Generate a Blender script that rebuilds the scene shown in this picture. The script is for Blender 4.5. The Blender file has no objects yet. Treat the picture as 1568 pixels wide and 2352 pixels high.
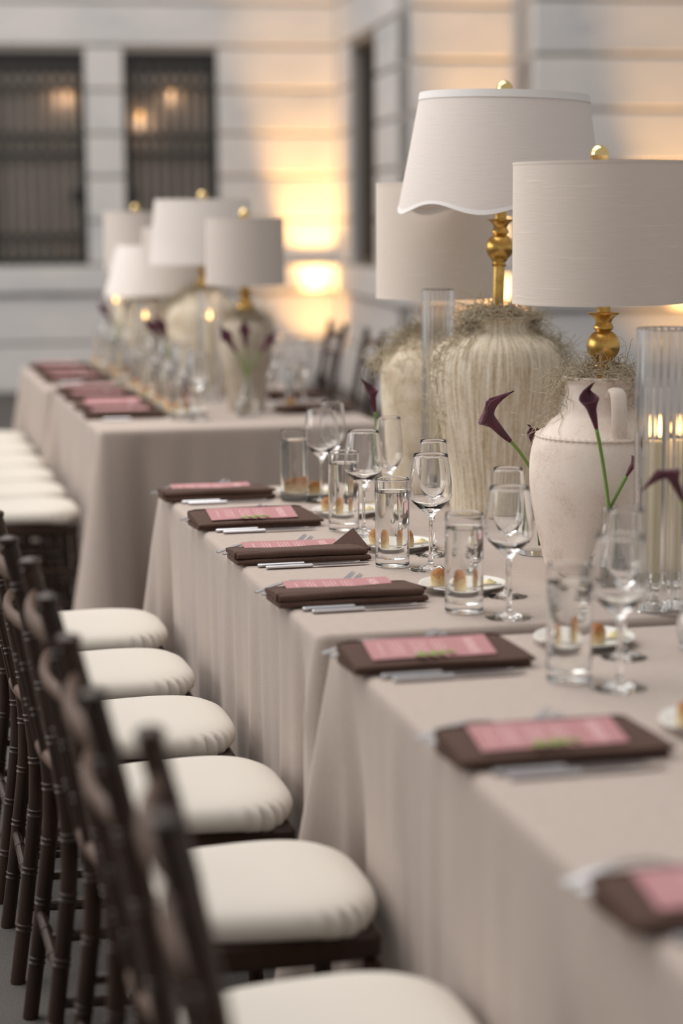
import bpy, math, random
from math import sin, cos, pi, radians, hypot, exp, sqrt, atan2
from mathutils import Vector, Matrix, Euler

SC = bpy.context.scene
COL = SC.collection
random.seed(7)

# ------------------------------------------------------------------ camera
CAM_H = 1.4635
cam = bpy.data.cameras.new('camera')
cam.sensor_fit = 'VERTICAL'
cam.sensor_height = 36.0
cam.lens = 70.0
cam.clip_end = 200
cam.dof.use_dof = True
cam.dof.focus_distance = 4.05
cam.dof.aperture_fstop = 1.75
cam_ob = bpy.data.objects.new('camera', cam)
COL.objects.link(cam_ob)
cam_ob.location = (0, 0, CAM_H)
cam_ob.matrix_world = (Matrix.Translation((0, 0, CAM_H)) @ Matrix.Rotation(-radians(13.373), 4, 'Z')
                       @ Matrix.Rotation(radians(90 - 8.503), 4, 'X') @ Matrix.Rotation(-radians(.4), 4, 'Z'))
SC.camera = cam_ob

# ------------------------------------------------------------------ light
world = bpy.data.worlds.new('world')
SC.world = world
world.use_nodes = True
bg = world.node_tree.nodes['Background']
bg.inputs[0].default_value = (1.0, .972, .955, 1)
bg.inputs[1].default_value = .44


def area_light(name, loc, rot, sx, sy, power, col):
    l = bpy.data.lights.new(name, 'AREA')
    l.shape = 'RECTANGLE'
    l.size, l.size_y = sx, sy
    l.energy, l.color = power, col
    o = bpy.data.objects.new(name, l)
    COL.objects.link(o)
    o.location, o.rotation_euler = loc, rot
    return o


area_light('skylight', (-2.0, 8.4, 8.0), (0, radians(-8), 0), 9, 12, 960, (1, .955, .91))
area_light('left_area_light', (-8.5, 8.5, 4.2), (0, radians(-78), 0), 5.0, 11, 500, (1, .965, .94))  # unseen broad light added at left to brighten shades and vases

SC.view_settings.view_transform = 'Standard'
SC.view_settings.look = 'None'
SC.view_settings.gamma = 1
SC.view_settings.use_curve_mapping = False
SC.view_settings.exposure = 0.0
cy = SC.cycles
cy.use_denoising = True
cy.max_bounces = 16
cy.transmission_bounces = 14
cy.transparent_max_bounces = 16
cy.diffuse_bounces = 4
cy.glossy_bounces = 6
cy.sample_clamp_indirect = 4
cy.blur_glossy = .6

# ------------------------------------------------------------------ materials


def mat(name, col=(.5, .5, .5), rough=.5, metal=0., **kw):
    m = bpy.data.materials.new(name)
    m.use_nodes = True
    b = m.node_tree.nodes['Principled BSDF']
    b.inputs['Base Color'].default_value = (*col, 1)
    b.inputs['Roughness'].default_value = rough
    b.inputs['Metallic'].default_value = metal
    for k, v in kw.items():
        b.inputs[k].default_value = v
    return m


class NT:
    """tiny node helper on one material"""
    def __init__(s, m):
        s.m, s.t = m, m.node_tree
        s.b = s.t.nodes.get('Principled BSDF')
        s.tc = s.t.nodes.new('ShaderNodeTexCoord')

    def n(s, kind, **kw):
        x = s.t.nodes.new(kind)
        for k, v in kw.items():
            setattr(x, k, v)
        return x

    def l(s, a, b):
        s.t.links.new(a, b)

    def mapped(s, scale=(1, 1, 1), rot=(0, 0, 0), src='Object'):
        mp = s.n('ShaderNodeMapping')
        mp.inputs['Scale'].default_value = scale
        mp.inputs['Rotation'].default_value = rot
        s.l(s.tc.outputs[src], mp.inputs[0])
        return mp.outputs[0]

    def noise(s, scale, vec, detail=3, rough=.5):
        x = s.n('ShaderNodeTexNoise')
        x.inputs['Scale'].default_value = scale
        x.inputs['Detail'].default_value = detail
        x.inputs['Roughness'].default_value = rough
        s.l(vec, x.inputs['Vector'])
        return x.outputs[0]

    def ramp(s, fac, stops):
        r = s.n('ShaderNodeValToRGB')
        e = r.color_ramp.elements
        while len(e) < len(stops):
            e.new(.5)
        for k, (p, c) in enumerate(stops):
            e[k].position = p
            e[k].color = (*c, 1) if len(c) == 3 else c
        s.l(fac, r.inputs[0])
        return r.outputs[0]

    def math(s, op, a, b=None, val=None):
        x = s.n('ShaderNodeMath', operation=op)
        s.l(a, x.inputs[0])
        if b is not None:
            s.l(b, x.inputs[1])
        if val is not None:
            x.inputs[1].default_value = val
        return x.outputs[0]

    def base(s, out):
        s.l(out, s.b.inputs['Base Color'])

    def bump(s, h, strength=.3, dist=.002):
        x = s.n('ShaderNodeBump')
        x.inputs['Strength'].default_value = strength
        x.inputs['Distance'].default_value = dist
        s.l(h, x.inputs['Height'])
        s.l(x.outputs[0], s.b.inputs['Normal'])


M = {}


def build_materials():
    # linen cloth
    m = M['cloth'] = mat('taupe_linen', rough=.85, **{'Sheen Weight': .12})
    t = NT(m)
    a = t.noise(1, t.mapped((60, 60, 900)), 2)
    b = t.noise(1, t.mapped((700, 700, 40)), 2)
    s = t.math('ADD', a, b)
    t.base(t.ramp(t.math('MULTIPLY', s, val=.5), [(.3, (.405, .332, .288)), (.7, (.48, .396, .348))]))
    t.bump(s, .25, .0015)
    # napkin
    m = M['napkin'] = mat('brown_cotton', rough=.85)
    t = NT(m)
    a = t.noise(400, t.mapped(), 2)
    t.base(t.ramp(a, [(.3, (.07, .034, .023)), (.7, (.105, .055, .038))]))
    t.bump(a, .2, .001)
    # menu card (local x: long axis 0 at the guest's edge)
    m = M['menu'] = mat('pink_card', rough=.6)
    t = NT(m)
    sep = t.n('ShaderNodeSeparateXYZ')
    t.l(t.tc.outputs['Object'], sep.inputs[0])
    X, Y = sep.outputs[0], sep.outputs[1]

    def gt(o, v):
        return t.math('GREATER_THAN', o, val=v)

    def lt(o, v):
        return t.math('LESS_THAN', o, val=v)

    def mul(*os):
        r = os[0]
        for o in os[1:]:
            r = t.math('MULTIPLY', r, o)
        return r
    # rows of print: stripes along x, broken into words along y
    st = t.math('LESS_THAN', t.math('FRACT', t.math('MULTIPLY', X, val=150)), val=.42)
    wordn = t.noise(1, t.mapped((150, 420, 1)), 1)
    words = t.math('GREATER_THAN', wordn, val=.47)
    edge = t.math('LESS_THAN', t.math('ABSOLUTE', Y), val=.024)
    blocks = t.math('LESS_THAN', t.math('FRACT', t.math('MULTIPLY', X, val=28)), val=.68)
    body = mul(st, words, edge, blocks, gt(X, .018), lt(X, .128))
    head = mul(gt(X, .160), lt(X, .176), t.math('LESS_THAN', t.math('ABSOLUTE', Y), val=.03),
               t.math('GREATER_THAN', t.noise(1, t.mapped((260, 330, 1)), 1), val=.5))
    ink = t.math('MAXIMUM', body, head)
    mx = t.n('ShaderNodeMix', data_type='RGBA')
    mx.inputs['A'].default_value = (.47, .215, .225, 1)
    mx.inputs['B'].default_value = (.70, .45, .45, 1)
    t.l(ink, mx.inputs['Factor'])
    t.base(mx.outputs['Result'])
    # metals
    M['silver'] = mat('polished_steel', (.66, .66, .69), .24, 1.)
    m = M['brass'] = mat('antique_brass', (.72, .47, .15), .22, 1.)
    t = NT(m)
    a = t.noise(28, t.mapped(), 5, .65)
    t.base(t.ramp(a, [(.3, (.42, .25, .065)), (.55, (.70, .44, .13)), (.75, (.80, .55, .20))]))
    t.l(t.ramp(a, [(.3, (.42,) * 3), (.7, (.2,) * 3)]), t.b.inputs['Roughness'])
    M['gold'] = mat('polished_gold', (.86, .65, .30), .1, 1.)
    # glass
    def glass(name, ior, col=(.985, .995, .99)):
        m = bpy.data.materials.new(name)
        m.use_nodes = True
        nt = m.node_tree
        nt.nodes.remove(nt.nodes['Principled BSDF'])
        g = nt.nodes.new('ShaderNodeBsdfGlass')
        g.inputs['Color'].default_value = (*col, 1)
        g.inputs['Roughness'].default_value = 0
        g.inputs['IOR'].default_value = ior
        nt.links.new(g.outputs[0], nt.nodes['Material Output'].inputs[0])
        return m
    M['glass'] = glass('clear_glass', 1.46, (1, 1, 1))
    M['crystal'] = glass('crystal_glass', 1.52)
    M['water'] = glass('water', 1.333, (.985, .99, .985))
    # thin dark window pane
    m = M['pane'] = bpy.data.materials.new('window_glass')
    m.use_nodes = True
    nt = m.node_tree
    nt.nodes.remove(nt.nodes['Principled BSDF'])
    tr, gl, fr, mx = (nt.nodes.new('ShaderNode' + q) for q in ('BsdfTransparent', 'BsdfGlossy', 'Fresnel', 'MixShader'))
    tr.inputs[0].default_value = (.97, .97, .96, 1)
    gl.inputs['Roughness'].default_value = .04
    nt.links.new(fr.outputs[0], mx.inputs[0])
    nt.links.new(tr.outputs[0], mx.inputs[1])
    nt.links.new(gl.outputs[0], mx.inputs[2])
    nt.links.new(mx.outputs[0], nt.nodes['Material Output'].inputs[0])
    # porcelain, bread, butter
    M['porcelain'] = mat('white_porcelain', (.80, .79, .75), .18)
    m = M['bread'] = mat('bread_crust', rough=.75)
    t = NT(m)
    sep = t.n('ShaderNodeSeparateXYZ')
    t.l(t.tc.outputs['Generated'], sep.inputs[0])
    nz = t.noise(9, t.mapped(src='Generated'), 4)
    h = t.math('ADD', sep.outputs[2], t.math('MULTIPLY', t.math('SUBTRACT', nz, val=.5), val=.9))
    t.base(t.ramp(h, [(.2, (.70, .56, .33)), (.45, (.66, .44, .20)), (.72, (.48, .22, .07)), (.95, (.36, .14, .04))]))
    t.bump(t.noise(22, t.mapped(src='Generated'), 4), .5, .004)
    M['butter'] = mat('butter', (.80, .70, .40), .45, **{'Subsurface Weight': .0})
    M['leaf'] = mat('sprig_green', (.22, .36, .06), .5)
    M['stem'] = mat('stem_green', (.16, .27, .055), .45)
    m = M['lily'] = mat('calla_burgundy', rough=.5)
    t = NT(m)
    a = t.noise(60, t.mapped((1, 1, .2)), 2)
    t.base(t.ramp(a, [(.3, (.045, .006, .018)), (.75, (.12, .012, .035))]))
    # ceramics
    m = M['ribbed'] = mat('cream_ribbed_ceramic', rough=.75)
    t = NT(m)
    sep = t.n('ShaderNodeSeparateXYZ')
    t.l(t.tc.outputs['Object'], sep.inputs[0])
    ang = t.math('ARCTAN2', sep.outputs[1], sep.outputs[0])
    cmb = t.n('ShaderNodeCombineXYZ')
    t.l(t.math('MULTIPLY', ang, val=7.0), cmb.inputs[0])
    t.l(t.math('MULTIPLY', sep.outputs[2], val=3.0), cmb.inputs[2])
    streak = t.noise(2.6, cmb.outputs[0], 6, .7)
    grain = t.noise(120, t.mapped(), 4, .7)
    mixv = t.math('ADD', t.math('MULTIPLY', streak, val=.75), t.math('MULTIPLY', grain, val=.28))
    t.base(t.ramp(mixv, [(.34, (.42, .30, .18)), (.45, (.60, .49, .34)), (.56, (.77, .69, .55)), (.70, (.86, .80, .70))]))
    t.bump(t.math('ADD', streak, t.math('MULTIPLY', grain, val=.6)), .55, .006)

    def plain(name, c0, c1, c2, sc):
        m = mat(name, rough=.8)
        t = NT(m)
        a = t.noise(sc, t.mapped(), 6, .65)
        b = t.noise(240, t.mapped((1, 1, 1)), 2)
        c = t.math('ADD', t.math('MULTIPLY', a, val=.8), t.math('MULTIPLY', b, val=.25))
        t.base(t.ramp(c, [(.34, c0), (.5, c1), (.68, c2)]))
        t.bump(c, .35, .004)
        return m
    M['plain'] = plain('chalky_terracotta', (.58, .475, .40), (.76, .655, .575), (.82, .735, .66), 9)
    M['speckled'] = plain('speckled_stoneware', (.42, .32, .20), (.66, .56, .42), (.78, .71, .60), 16)
    M['greyvase'] = plain('grey_stoneware', (.33, .27, .20), (.43, .36, .28), (.53, .46, .37), 8)
    # lamp shades
    def shade(name, col, slub, vert=False):
        m = mat(name, col, .9)
        t = NT(m)
        a = t.noise(1, t.mapped((25, 25, 420) if not vert else (300, 300, 6)), 3, .6)
        b = t.noise(1, t.mapped((7, 7, 190)), 3, .55)
        fine = t.noise(900, t.mapped((1, 1, 1)), 1)
        slubs = t.ramp(b, [(.62, (0, 0, 0)), (.72, (1, 1, 1))])
        mx = t.n('ShaderNodeMix', data_type='RGBA')
        mx.inputs['A'].default_value = (*[c * .93 for c in col], 1)
        mx.inputs['B'].default_value = (*[min(1, c * 1.05) for c in col], 1)
        t.l(t.math('ADD', t.math('MULTIPLY', a, val=.7), t.math('MULTIPLY', fine, val=.3)), mx.inputs['Factor'])
        m2 = t.n('ShaderNodeMix', data_type='RGBA')
        m2.inputs['B'].default_value = (*[min(.92, c * 1.1) for c in col], 1)
        t.l(mx.outputs['Result'], m2.inputs['A'])
        t.l(t.math('MULTIPLY', slubs, val=slub), m2.inputs['Factor'])
        t.base(m2.outputs['Result'])
        t.bump(t.math('ADD', a, t.math('MULTIPLY', slubs, val=slub)), .3, .0015)
        tr = t.n('ShaderNodeBsdfTranslucent')
        t.l(m2.outputs['Result'], tr.inputs[0])
        ms = t.n('ShaderNodeMixShader')
        ms.inputs[0].default_value = .14
        t.l(t.b.outputs[0], ms.inputs[1])
        t.l(tr.outputs[0], ms.inputs[2])
        t.l(ms.outputs[0], t.t.nodes['Material Output'].inputs[0])
        return m
    M['shade'] = shade('oatmeal_linen_shade', (.82, .735, .655), 1.0)
    M['shade_white'] = shade('white_linen_shade', (.87, .80, .755), .15)
    M['shade_grey'] = shade('grey_linen_shade', (.70, .63, .575), .5)
    M['shade_pleat'] = shade('pleated_silk_shade', (.86, .805, .76), .1, True)
    M['shade_trim'] = mat('shade_trim', (.82, .79, .77), .85)
    # chairs
    m = M['wood'] = mat('dark_mahogany', rough=.36, **{'Specular IOR Level': .3, 'Coat Weight': .08, 'Coat Roughness': .2})
    t = NT(m)
    a = t.noise(14, t.mapped((1, 1, .25)), 4)
    t.base(t.ramp(a, [(.3, (.020, .011, .008)), (.7, (.050, .026, .017))]))
    M['rail'] = mat('lit_brown_wood', (.125, .075, .052), .5)  # rail wood painted lighter, the light from above put into its colour
    m = M['ivory'] = mat('ivory_cushion', (.68, .635, .565), .7, **{'Sheen Weight': .15})
    t = NT(m)
    a = t.noise(500, t.mapped(), 2)
    t.bump(a, .12, .0008)
    # moss, candles
    M['moss'] = mat('dry_moss', (.50, .43, .31), .9)
    M['wax'] = mat('candle_wax', (.82, .72, .50), .5)
    m = M['flame'] = mat('flame', (0, 0, 0), 1)
    b = m.node_tree.nodes['Principled BSDF']
    b.inputs['Emission Color'].default_value = (1, .60, .22, 1)
    b.inputs['Emission Strength'].default_value = 26
    M['wick'] = mat('wick', (.02, .015, .01), .9)
    # building
    m = M['marble'] = mat('pale_marble', rough=.55)
    t = NT(m)
    oi = t.n('ShaderNodeObjectInfo')
    mp = t.n('ShaderNodeMapping')
    mp.inputs['Rotation'].default_value = (.3, .5, .4)
    mp.inputs['Scale'].default_value = (1, 1, 2.2)
    t.l(t.tc.outputs['Object'], mp.inputs[0])
    off = t.n('ShaderNodeVectorMath', operation='ADD')
    t.l(mp.outputs[0], off.inputs[0])
    sc = t.n('ShaderNodeVectorMath', operation='SCALE')
    sc.inputs[0].default_value = (31, 17, 23)
    t.l(oi.outputs['Random'], sc.inputs['Scale'])
    t.l(sc.outputs[0], off.inputs[1])
    a = t.noise(1.3, off.outputs[0], 7, .62)
    t.base(t.ramp(a, [(.28, (.43, .43, .445)), (.42, (.53, .52, .515)), (.58, (.58, .555, .54)), (.75, (.62, .585, .56))]))
    M['mortar'] = mat('joint', (.30, .27, .245), .9)
    M['iron'] = mat('black_iron', (.014, .016, .016), .5, .3)
    M['blind'] = mat('brown_curtain', (.84, .73, .65), .9)
    M['bar'] = mat('grille_bar', (.040, .034, .028), .6)
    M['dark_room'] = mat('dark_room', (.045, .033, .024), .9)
    m = M['glint'] = mat('warm_reflection', (0, 0, 0), 1)  # glowing stand-in for lights mirrored in the window panes
    b = m.node_tree.nodes['Principled BSDF']
    b.inputs['Emission Color'].default_value = (1, .5, .16, 1)
    b.inputs['Emission Strength'].default_value = 3
    m = M['carpet'] = mat('grey_carpet', rough=.95)
    t = NT(m)
    a = t.noise(260, t.mapped(), 3, .7)
    c = t.noise(2.2, t.mapped(), 4)
    t.base(t.ramp(t.math('ADD', t.math('MULTIPLY', a, val=.7), t.math('MULTIPLY', c, val=.3)),
                  [(.35, (.05, .045, .042)), (.65, (.115, .105, .097))]))
    t.bump(a, .6, .004)
    M['black'] = mat('black_plastic', (.02, .02, .02), .5)


build_materials()

# ------------------------------------------------------------------ mesh helpers


class MB:
    def __init__(s):
        s.v, s.f = [], []

    def add(s, vs, fs, mtx=None):
        k = len(s.v)
        s.v += [tuple(mtx @ Vector(p)) for p in vs] if mtx is not None else [tuple(p) for p in vs]
        s.f += [tuple(i + k for i in f) for f in fs]
        return s

    def mesh(s, name, m, smooth=True, angle=38):
        me = bpy.data.meshes.new(name)
        me.from_pydata(s.v, [], s.f)
        me.materials.append(m)
        if smooth:
            me.polygons.foreach_set('use_smooth', [True] * len(me.polygons))
            if angle:
                me.set_sharp_from_angle(angle=radians(angle))
        me.update()
        return me

    def obj(s, name, m, parent=None, smooth=True, angle=38, loc=None):
        return link(name, s.mesh(name, m, smooth, angle), parent, loc)


def link(name, me, parent=None, loc=None, rz=0):
    o = bpy.data.objects.new(name, me)
    COL.objects.link(o)
    if parent is not None:
        o.parent = parent
    if loc is not None:
        o.location = loc
    if rz:
        o.rotation_euler.z = rz
    return o


def tag(o, label, cat, group=None, kind=None):
    o['label'], o['category'] = label, cat
    if group:
        o['group'] = group
    if kind:
        o['kind'] = kind
    return o


def thing(name, label, cat, loc=(0, 0, 0), rz=0, group=None):
    o = link(name, None, None, loc, rz)
    return tag(o, label, cat, group)


def copy_tree(o, parent=None):
    c = o.copy()
    COL.objects.link(c)
    if parent is not None:
        c.parent = parent
    for ch in o.children:
        copy_tree(ch, c)
    return c


class Kind:
    """first use places the original, later uses copy the thing and its parts"""
    def __init__(s, proto):
        s.p, s.used = proto, False

    def place(s, loc, rz, label, cat, group=None):
        o = s.p if not s.used else copy_tree(s.p)
        s.used = True
        o.location = loc
        o.rotation_euler = (0, 0, rz)
        return tag(o, label, cat, group)


def lathe(prof, seg=32, mod=None, cap=True):
    """prof [(r,z)] bottom to top; mod(theta,r,z)->(r,z)"""
    vs, fs = [], []
    idx = []
    # support loops near the ends of long runs keep the shading of straight walls straight
    pr = [prof[0]]
    for (ra, za), (rb, zb) in zip(prof, prof[1:]):
        d = hypot(rb - ra, zb - za)
        if d > .012:
            for q in (.0012 / d, 1 - .0012 / d):
                pr.append((ra + (rb - ra) * q, za + (zb - za) * q))
        pr.append((rb, zb))
    prof = pr
    for r, z in prof:
        if r < 1e-6:
            idx.append([len(vs)])
            vs.append((0, 0, z))
        else:
            row = []
            for k in range(seg):
                th = 2 * pi * k / seg
                rr, zz = mod(th, r, z) if mod else (r, z)
                row.append(len(vs))
                vs.append((rr * cos(th), rr * sin(th), zz))
            idx.append(row)
    for a, b in zip(idx, idx[1:]):
        if len(a) == 1 and len(b) == 1:
            continue
        for k in range(seg):
            j = (k + 1) % seg
            if len(a) == 1:
                fs.append((a[0], b[j], b[k]))
            elif len(b) == 1:
                fs.append((a[k], a[j], b[0]))
            else:
                fs.append((a[k], a[j], b[j], b[k]))
    return vs, fs


def tube(pts, rad, seg=8, flat=None, closed_ends=True, up=None):
    """sweep; rad number or list; flat=(a,b) scales the two section axes"""
    pts = [Vector(p) for p in pts]
    n = len(pts)
    rad = rad if isinstance(rad, (list, tuple)) else [rad] * n
    vs, fs = [], []
    upv = Vector(up) if up else None
    prev = None
    for i, p in enumerate(pts):
        t = (pts[min(i + 1, n - 1)] - pts[max(i - 1, 0)])
        t = t.normalized() if t.length > 1e-9 else Vector((0, 0, 1))
        if upv is not None:
            a = upv.cross(t)
            if a.length < 1e-4:
                a = Vector((1, 0, 0)).cross(t)
        elif prev is None:
            a = Vector((0, 0, 1)).cross(t) if abs(t.z) < .9 else Vector((0, 1, 0)).cross(t)
        else:
            a = prev - t * prev.dot(t)
        a.normalize()
        prev = a
        b = t.cross(a)
        fa, fb = flat or (1, 1)
        for k in range(seg):
            th = 2 * pi * k / seg
            vs.append(p + a * (cos(th) * rad[i] * fa) + b * (sin(th) * rad[i] * fb))
    for i in range(n - 1):
        for k in range(seg):
            j = (k + 1) % seg
            fs.append((i * seg + k, i * seg + j, (i + 1) * seg + j, (i + 1) * seg + k))
    if closed_ends:
        fs.append(tuple(range(seg))[::-1])
        fs.append(tuple((n - 1) * seg + k for k in range(seg)))
    return vs, fs


def box(x0, x1, y0, y1, z0, z1, bev=0.):
    if bev <= 0:
        v = [(x, y, z) for z in (z0, z1) for y in (y0, y1) for x in (x0, x1)]
        f = [(0, 2, 3, 1), (4, 5, 7, 6), (0, 1, 5, 4), (2, 6, 7, 3), (0, 4, 6, 2), (1, 3, 7, 5)]
        return v, f
    # chamfered box: 24 verts
    b = bev
    vs, ids = [], {}
    for sx in (0, 1):
        for sy in (0, 1):
            for sz in (0, 1):
                X, Y, Z = (x0, x1)[sx], (y0, y1)[sy], (z0, z1)[sz]
                ix, iy, iz = (X + b, X - b)[sx], (Y + b, Y - b)[sy], (Z + b, Z - b)[sz]
                for ax, p in enumerate(((X, iy, iz), (ix, Y, iz), (ix, iy, Z))):
                    ids[(sx, sy, sz, ax)] = len(vs)
                    vs.append(p)
    fs = []
    g = lambda *a: ids[a]
    for s in (0, 1):
        q = [g(s, 0, 0, 0), g(s, 1, 0, 0), g(s, 1, 1, 0), g(s, 0, 1, 0)]
        fs.append(q if s else q[::-1])
        q = [g(0, s, 0, 1), g(0, s, 1, 1), g(1, s, 1, 1), g(1, s, 0, 1)]
        fs.append(q if s else q[::-1])
        q = [g(0, 0, s, 2), g(1, 0, s, 2), g(1, 1, s, 2), g(0, 1, s, 2)]
        fs.append(q if s else q[::-1])
    for a in (0, 1):
        for c in (0, 1):
            fs.append([g(a, c, 0, 0), g(a, c, 1, 0), g(a, c, 1, 1), g(a, c, 0, 1)])
            fs.append([g(a, 0, c, 0), g(a, 1, c, 0), g(a, 1, c, 2), g(a, 0, c, 2)])
            fs.append([g(0, a, c, 1), g(1, a, c, 1), g(1, a, c, 2), g(0, a, c, 2)])
    for sx in (0, 1):
        for sy in (0, 1):
            for sz in (0, 1):
                fs.append([g(sx, sy, sz, 0), g(sx, sy, sz, 1), g(sx, sy, sz, 2)])
    return vs, [tuple(f) for f in fs]


def fix_normals(me):
    import bmesh
    bm = bmesh.new()
    bm.from_mesh(me)
    bmesh.ops.recalc_face_normals(bm, faces=bm.faces)
    bm.to_mesh(me)
    bm.free()


def interp(prof, n):
    """Catmull-Rom resample of a list of (r,z)"""
    out = []
    P = [prof[0]] + list(prof) + [prof[-1]]
    for i in range(1, len(P) - 2):
        p0, p1, p2, p3 = P[i - 1:i + 3]
        for k in range(n):
            t = k / n
            out.append(tuple(.5 * (2 * b + (c - a) * t + (2 * a - 5 * b + 4 * c - d) * t * t + (3 * b - a - 3 * c + d) * t ** 3)
                             for a, b, c, d in zip(p0, p1, p2, p3)))
    out.append(tuple(prof[-1]))
    return out


# ------------------------------------------------------------------ the building (rotated 4.53 degrees to the tables)
PHI = radians(4.5316)
UV, VV = Vector((cos(PHI), -sin(PHI), 0)), Vector((sin(PHI), cos(PHI), 0))
BM = Matrix(((cos(PHI), sin(PHI), 0, 0), (-sin(PHI), cos(PHI), 0, 0), (0, 0, 1, 0), (0, 0, 0, 1)))   # (u,v,z) -> world


def bplace(o):
    o.matrix_world = BM
    return o


def struct(name, mb, m, parent=None, smooth=False):
    o = mb.obj(name, m, parent, smooth)
    if parent is None:
        o['kind'] = 'structure'
    return o


floor = struct('floor', MB().add([(-9, -2, 0), (11, -2, 0), (11, 20, 0), (-9, 20, 0)], [(0, 1, 2, 3)]), M['carpet'])

V_BACK, U_SIDE, V_BLOCK, U_RET, V_RIGHT = 16.8, 2.597, 13.489, 3.309, 12.95
COURSES = [0, .41, .82, 1.06, 1.42, 1.78, 2.13, 2.485, 2.84, 3.19, 3.55, 3.9, 4.25, 4.6, 5.0]
G = .011      # half joint


def stone(parent, u0, u1, v0, v1, z0, z1):
    o = MB().add(*box(u0 + G * .3, u1 - G * .3, v0, v1, z0 + G, z1 - G, .009)).obj('stone_block', M['marble'], parent, False)
    return o


def face_wall(name, u0, u1, v, holes=(), splits=(), thick=.5, lintel=True):
    """wall facing the camera (-v); holes (u0,u1,z0,z1)"""
    root = MB()
    us = sorted({u0, u1, *[h[0] for h in holes], *[h[1] for h in holes]})
    zs = sorted({0, 5.0, *[h[2] for h in holes], *[h[3] for h in holes]})
    for a, b in zip(us, us[1:]):
        for c, d in zip(zs, zs[1:]):
            if not any(h[0] <= a and b <= h[1] and h[2] <= c and d <= h[3] for h in holes):
                root.add(*box(a, b, v + .03, v + thick, c, d))
    w = bplace(struct(name, root, M['mortar']))
    for c, d in zip(COURSES, COURSES[1:]):
        band = c == .82
        cuts = [u0, u1]
        mid = [h for h in holes if h[2] < (c + d) / 2 < h[3]]
        for h in mid:
            cuts += [h[0], h[1]]
        for s in splits:
            if not any(h[0] - .05 < s < h[1] + .05 for h in mid) and c >= 3.1:
                cuts.append(s)
        cuts = sorted(set(cuts))
        for a, b in zip(cuts, cuts[1:]):
            if any(h[0] <= a and b <= h[1] for h in mid) or b - a < .02:
                continue
            stone(w, a, b, v - (.05 if band else 0), v + .04, c, d)
    return w


def side_wall(name, u, v0, v1, holes=(), thick=.4):
    """wall facing -u; holes (v0,v1,z0,z1)"""
    root = MB()
    vs = sorted({v0 + .06, v1, *[h[0] for h in holes], *[h[1] for h in holes]})
    zs = sorted({0, 5.0, *[h[2] for h in holes], *[h[3] for h in holes]})
    for a, b in zip(vs, vs[1:]):
        for c, d in zip(zs, zs[1:]):
            if not any(h[0] <= a and b <= h[1] and h[2] <= c and d <= h[3] for h in holes):
                root.add(*box(u + .03, u + thick, a, b, c, d))
    w = bplace(struct(name, root, M['mortar']))
    for c, d in zip(COURSES, COURSES[1:]):
        band = c == .82
        mid = [h for h in holes if h[2] < (c + d) / 2 < h[3]]
        cuts = sorted({v0, v1, *[h[0] for h in mid], *[h[1] for h in mid]})
        for a, b in zip(cuts, cuts[1:]):
            if any(h[0] <= a and b <= h[1] for h in mid) or b - a < .02:
                continue
            MB().add(*box(u - (.05 if band else 0), u + .04, a + G * .3, b - G * .3, c + G, d - G, .009)).obj('stone_block', M['marble'], w, False)
    return w


W1 = (-.30, .507, 1.06, 2.80)
W2 = (.824, 1.596, 1.06, 2.80)
face_wall('wall_back', -7, U_SIDE, V_BACK, [W1, W2], [-3.2, 1.1])
W3 = (14.93, 16.2, 1.06, 2.80)
side_wall('wall_side', U_SIDE, V_BLOCK, V_BACK, [W3])
face_wall('wall_block', U_SIDE, U_RET, V_BLOCK)
side_wall('wall_return', U_RET, V_RIGHT, V_BLOCK)
face_wall('wall_right', U_RET, 8.5, V_RIGHT, [], [6.1])


def window(name, h, v):
    u0, u1, z0, z1 = h
    f = .045
    fr = MB()
    fr.add(*box(u0, u0 + f, v + .05, v + .13, z0, z1, .004)).add(*box(u1 - f, u1, v + .05, v + .13, z0, z1, .004))
    fr.add(*box(u0 + f, u1 - f, v + .05, v + .13, z1 - f, z1, .004)).add(*box(u0 + f, u1 - f, v + .05, v + .13, z0, z0 + f * 1.3, .004))
    w = bplace(struct(name, fr, M['iron']))
    MB().add(*box(u0 + f, u1 - f, v + .06, v + .10, 1.945, 1.985, .004)).obj('transom_bar', M['iron'], w, False)
    n = 8
    bar = MB().add(*box(-.019, .019, v + .075, v + .095, z0 + f, z1 - f, .003)).mesh('bar', M['bar'], False)
    for k in range(n):
        uu = u0 + f + (u1 - u0 - 2 * f) * (k + .5) / n
        link('bar', bar, w, (uu, 0, 0))
    for z in (1.30, 2.12, 2.52):
        MB().add(*box(u0 + f, u1 - f, v + .078, v + .092, z - .03, z + .03)).obj('cross_bar', M['bar'], w, False)
    MB().add(*box(u0 + f, u1 - f, v + .115, v + .121, z0 + f, z1 - f)).obj('pane', M['pane'], w, False)
    # pleated curtain behind
    c = MB()
    pts = [(u0 + (u1 - u0) * k / 66, v + .19 + .010 * cos(2 * pi * k / 6)) for k in range(67)]
    vs = [(a, b, z) for z in (z0 - .1, 2.62) for a, b in pts]
    c.add(vs, [(k, k + 1, 68 + k, 67 + k) for k in range(66)])
    c.obj('curtain', M['blind'], w, True, 0)
    return w


w1 = window('window_1', W1, V_BACK)
w2 = window('window_2', W2, V_BACK)
for w, u in ((w1, .43), (w2, .87)):
    MB().add(*box(u - .05, u + .05, V_BACK + .03, V_BACK + .08, 1.58, 1.68, .006)).obj('lock_box', M['iron'], w, False)
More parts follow.
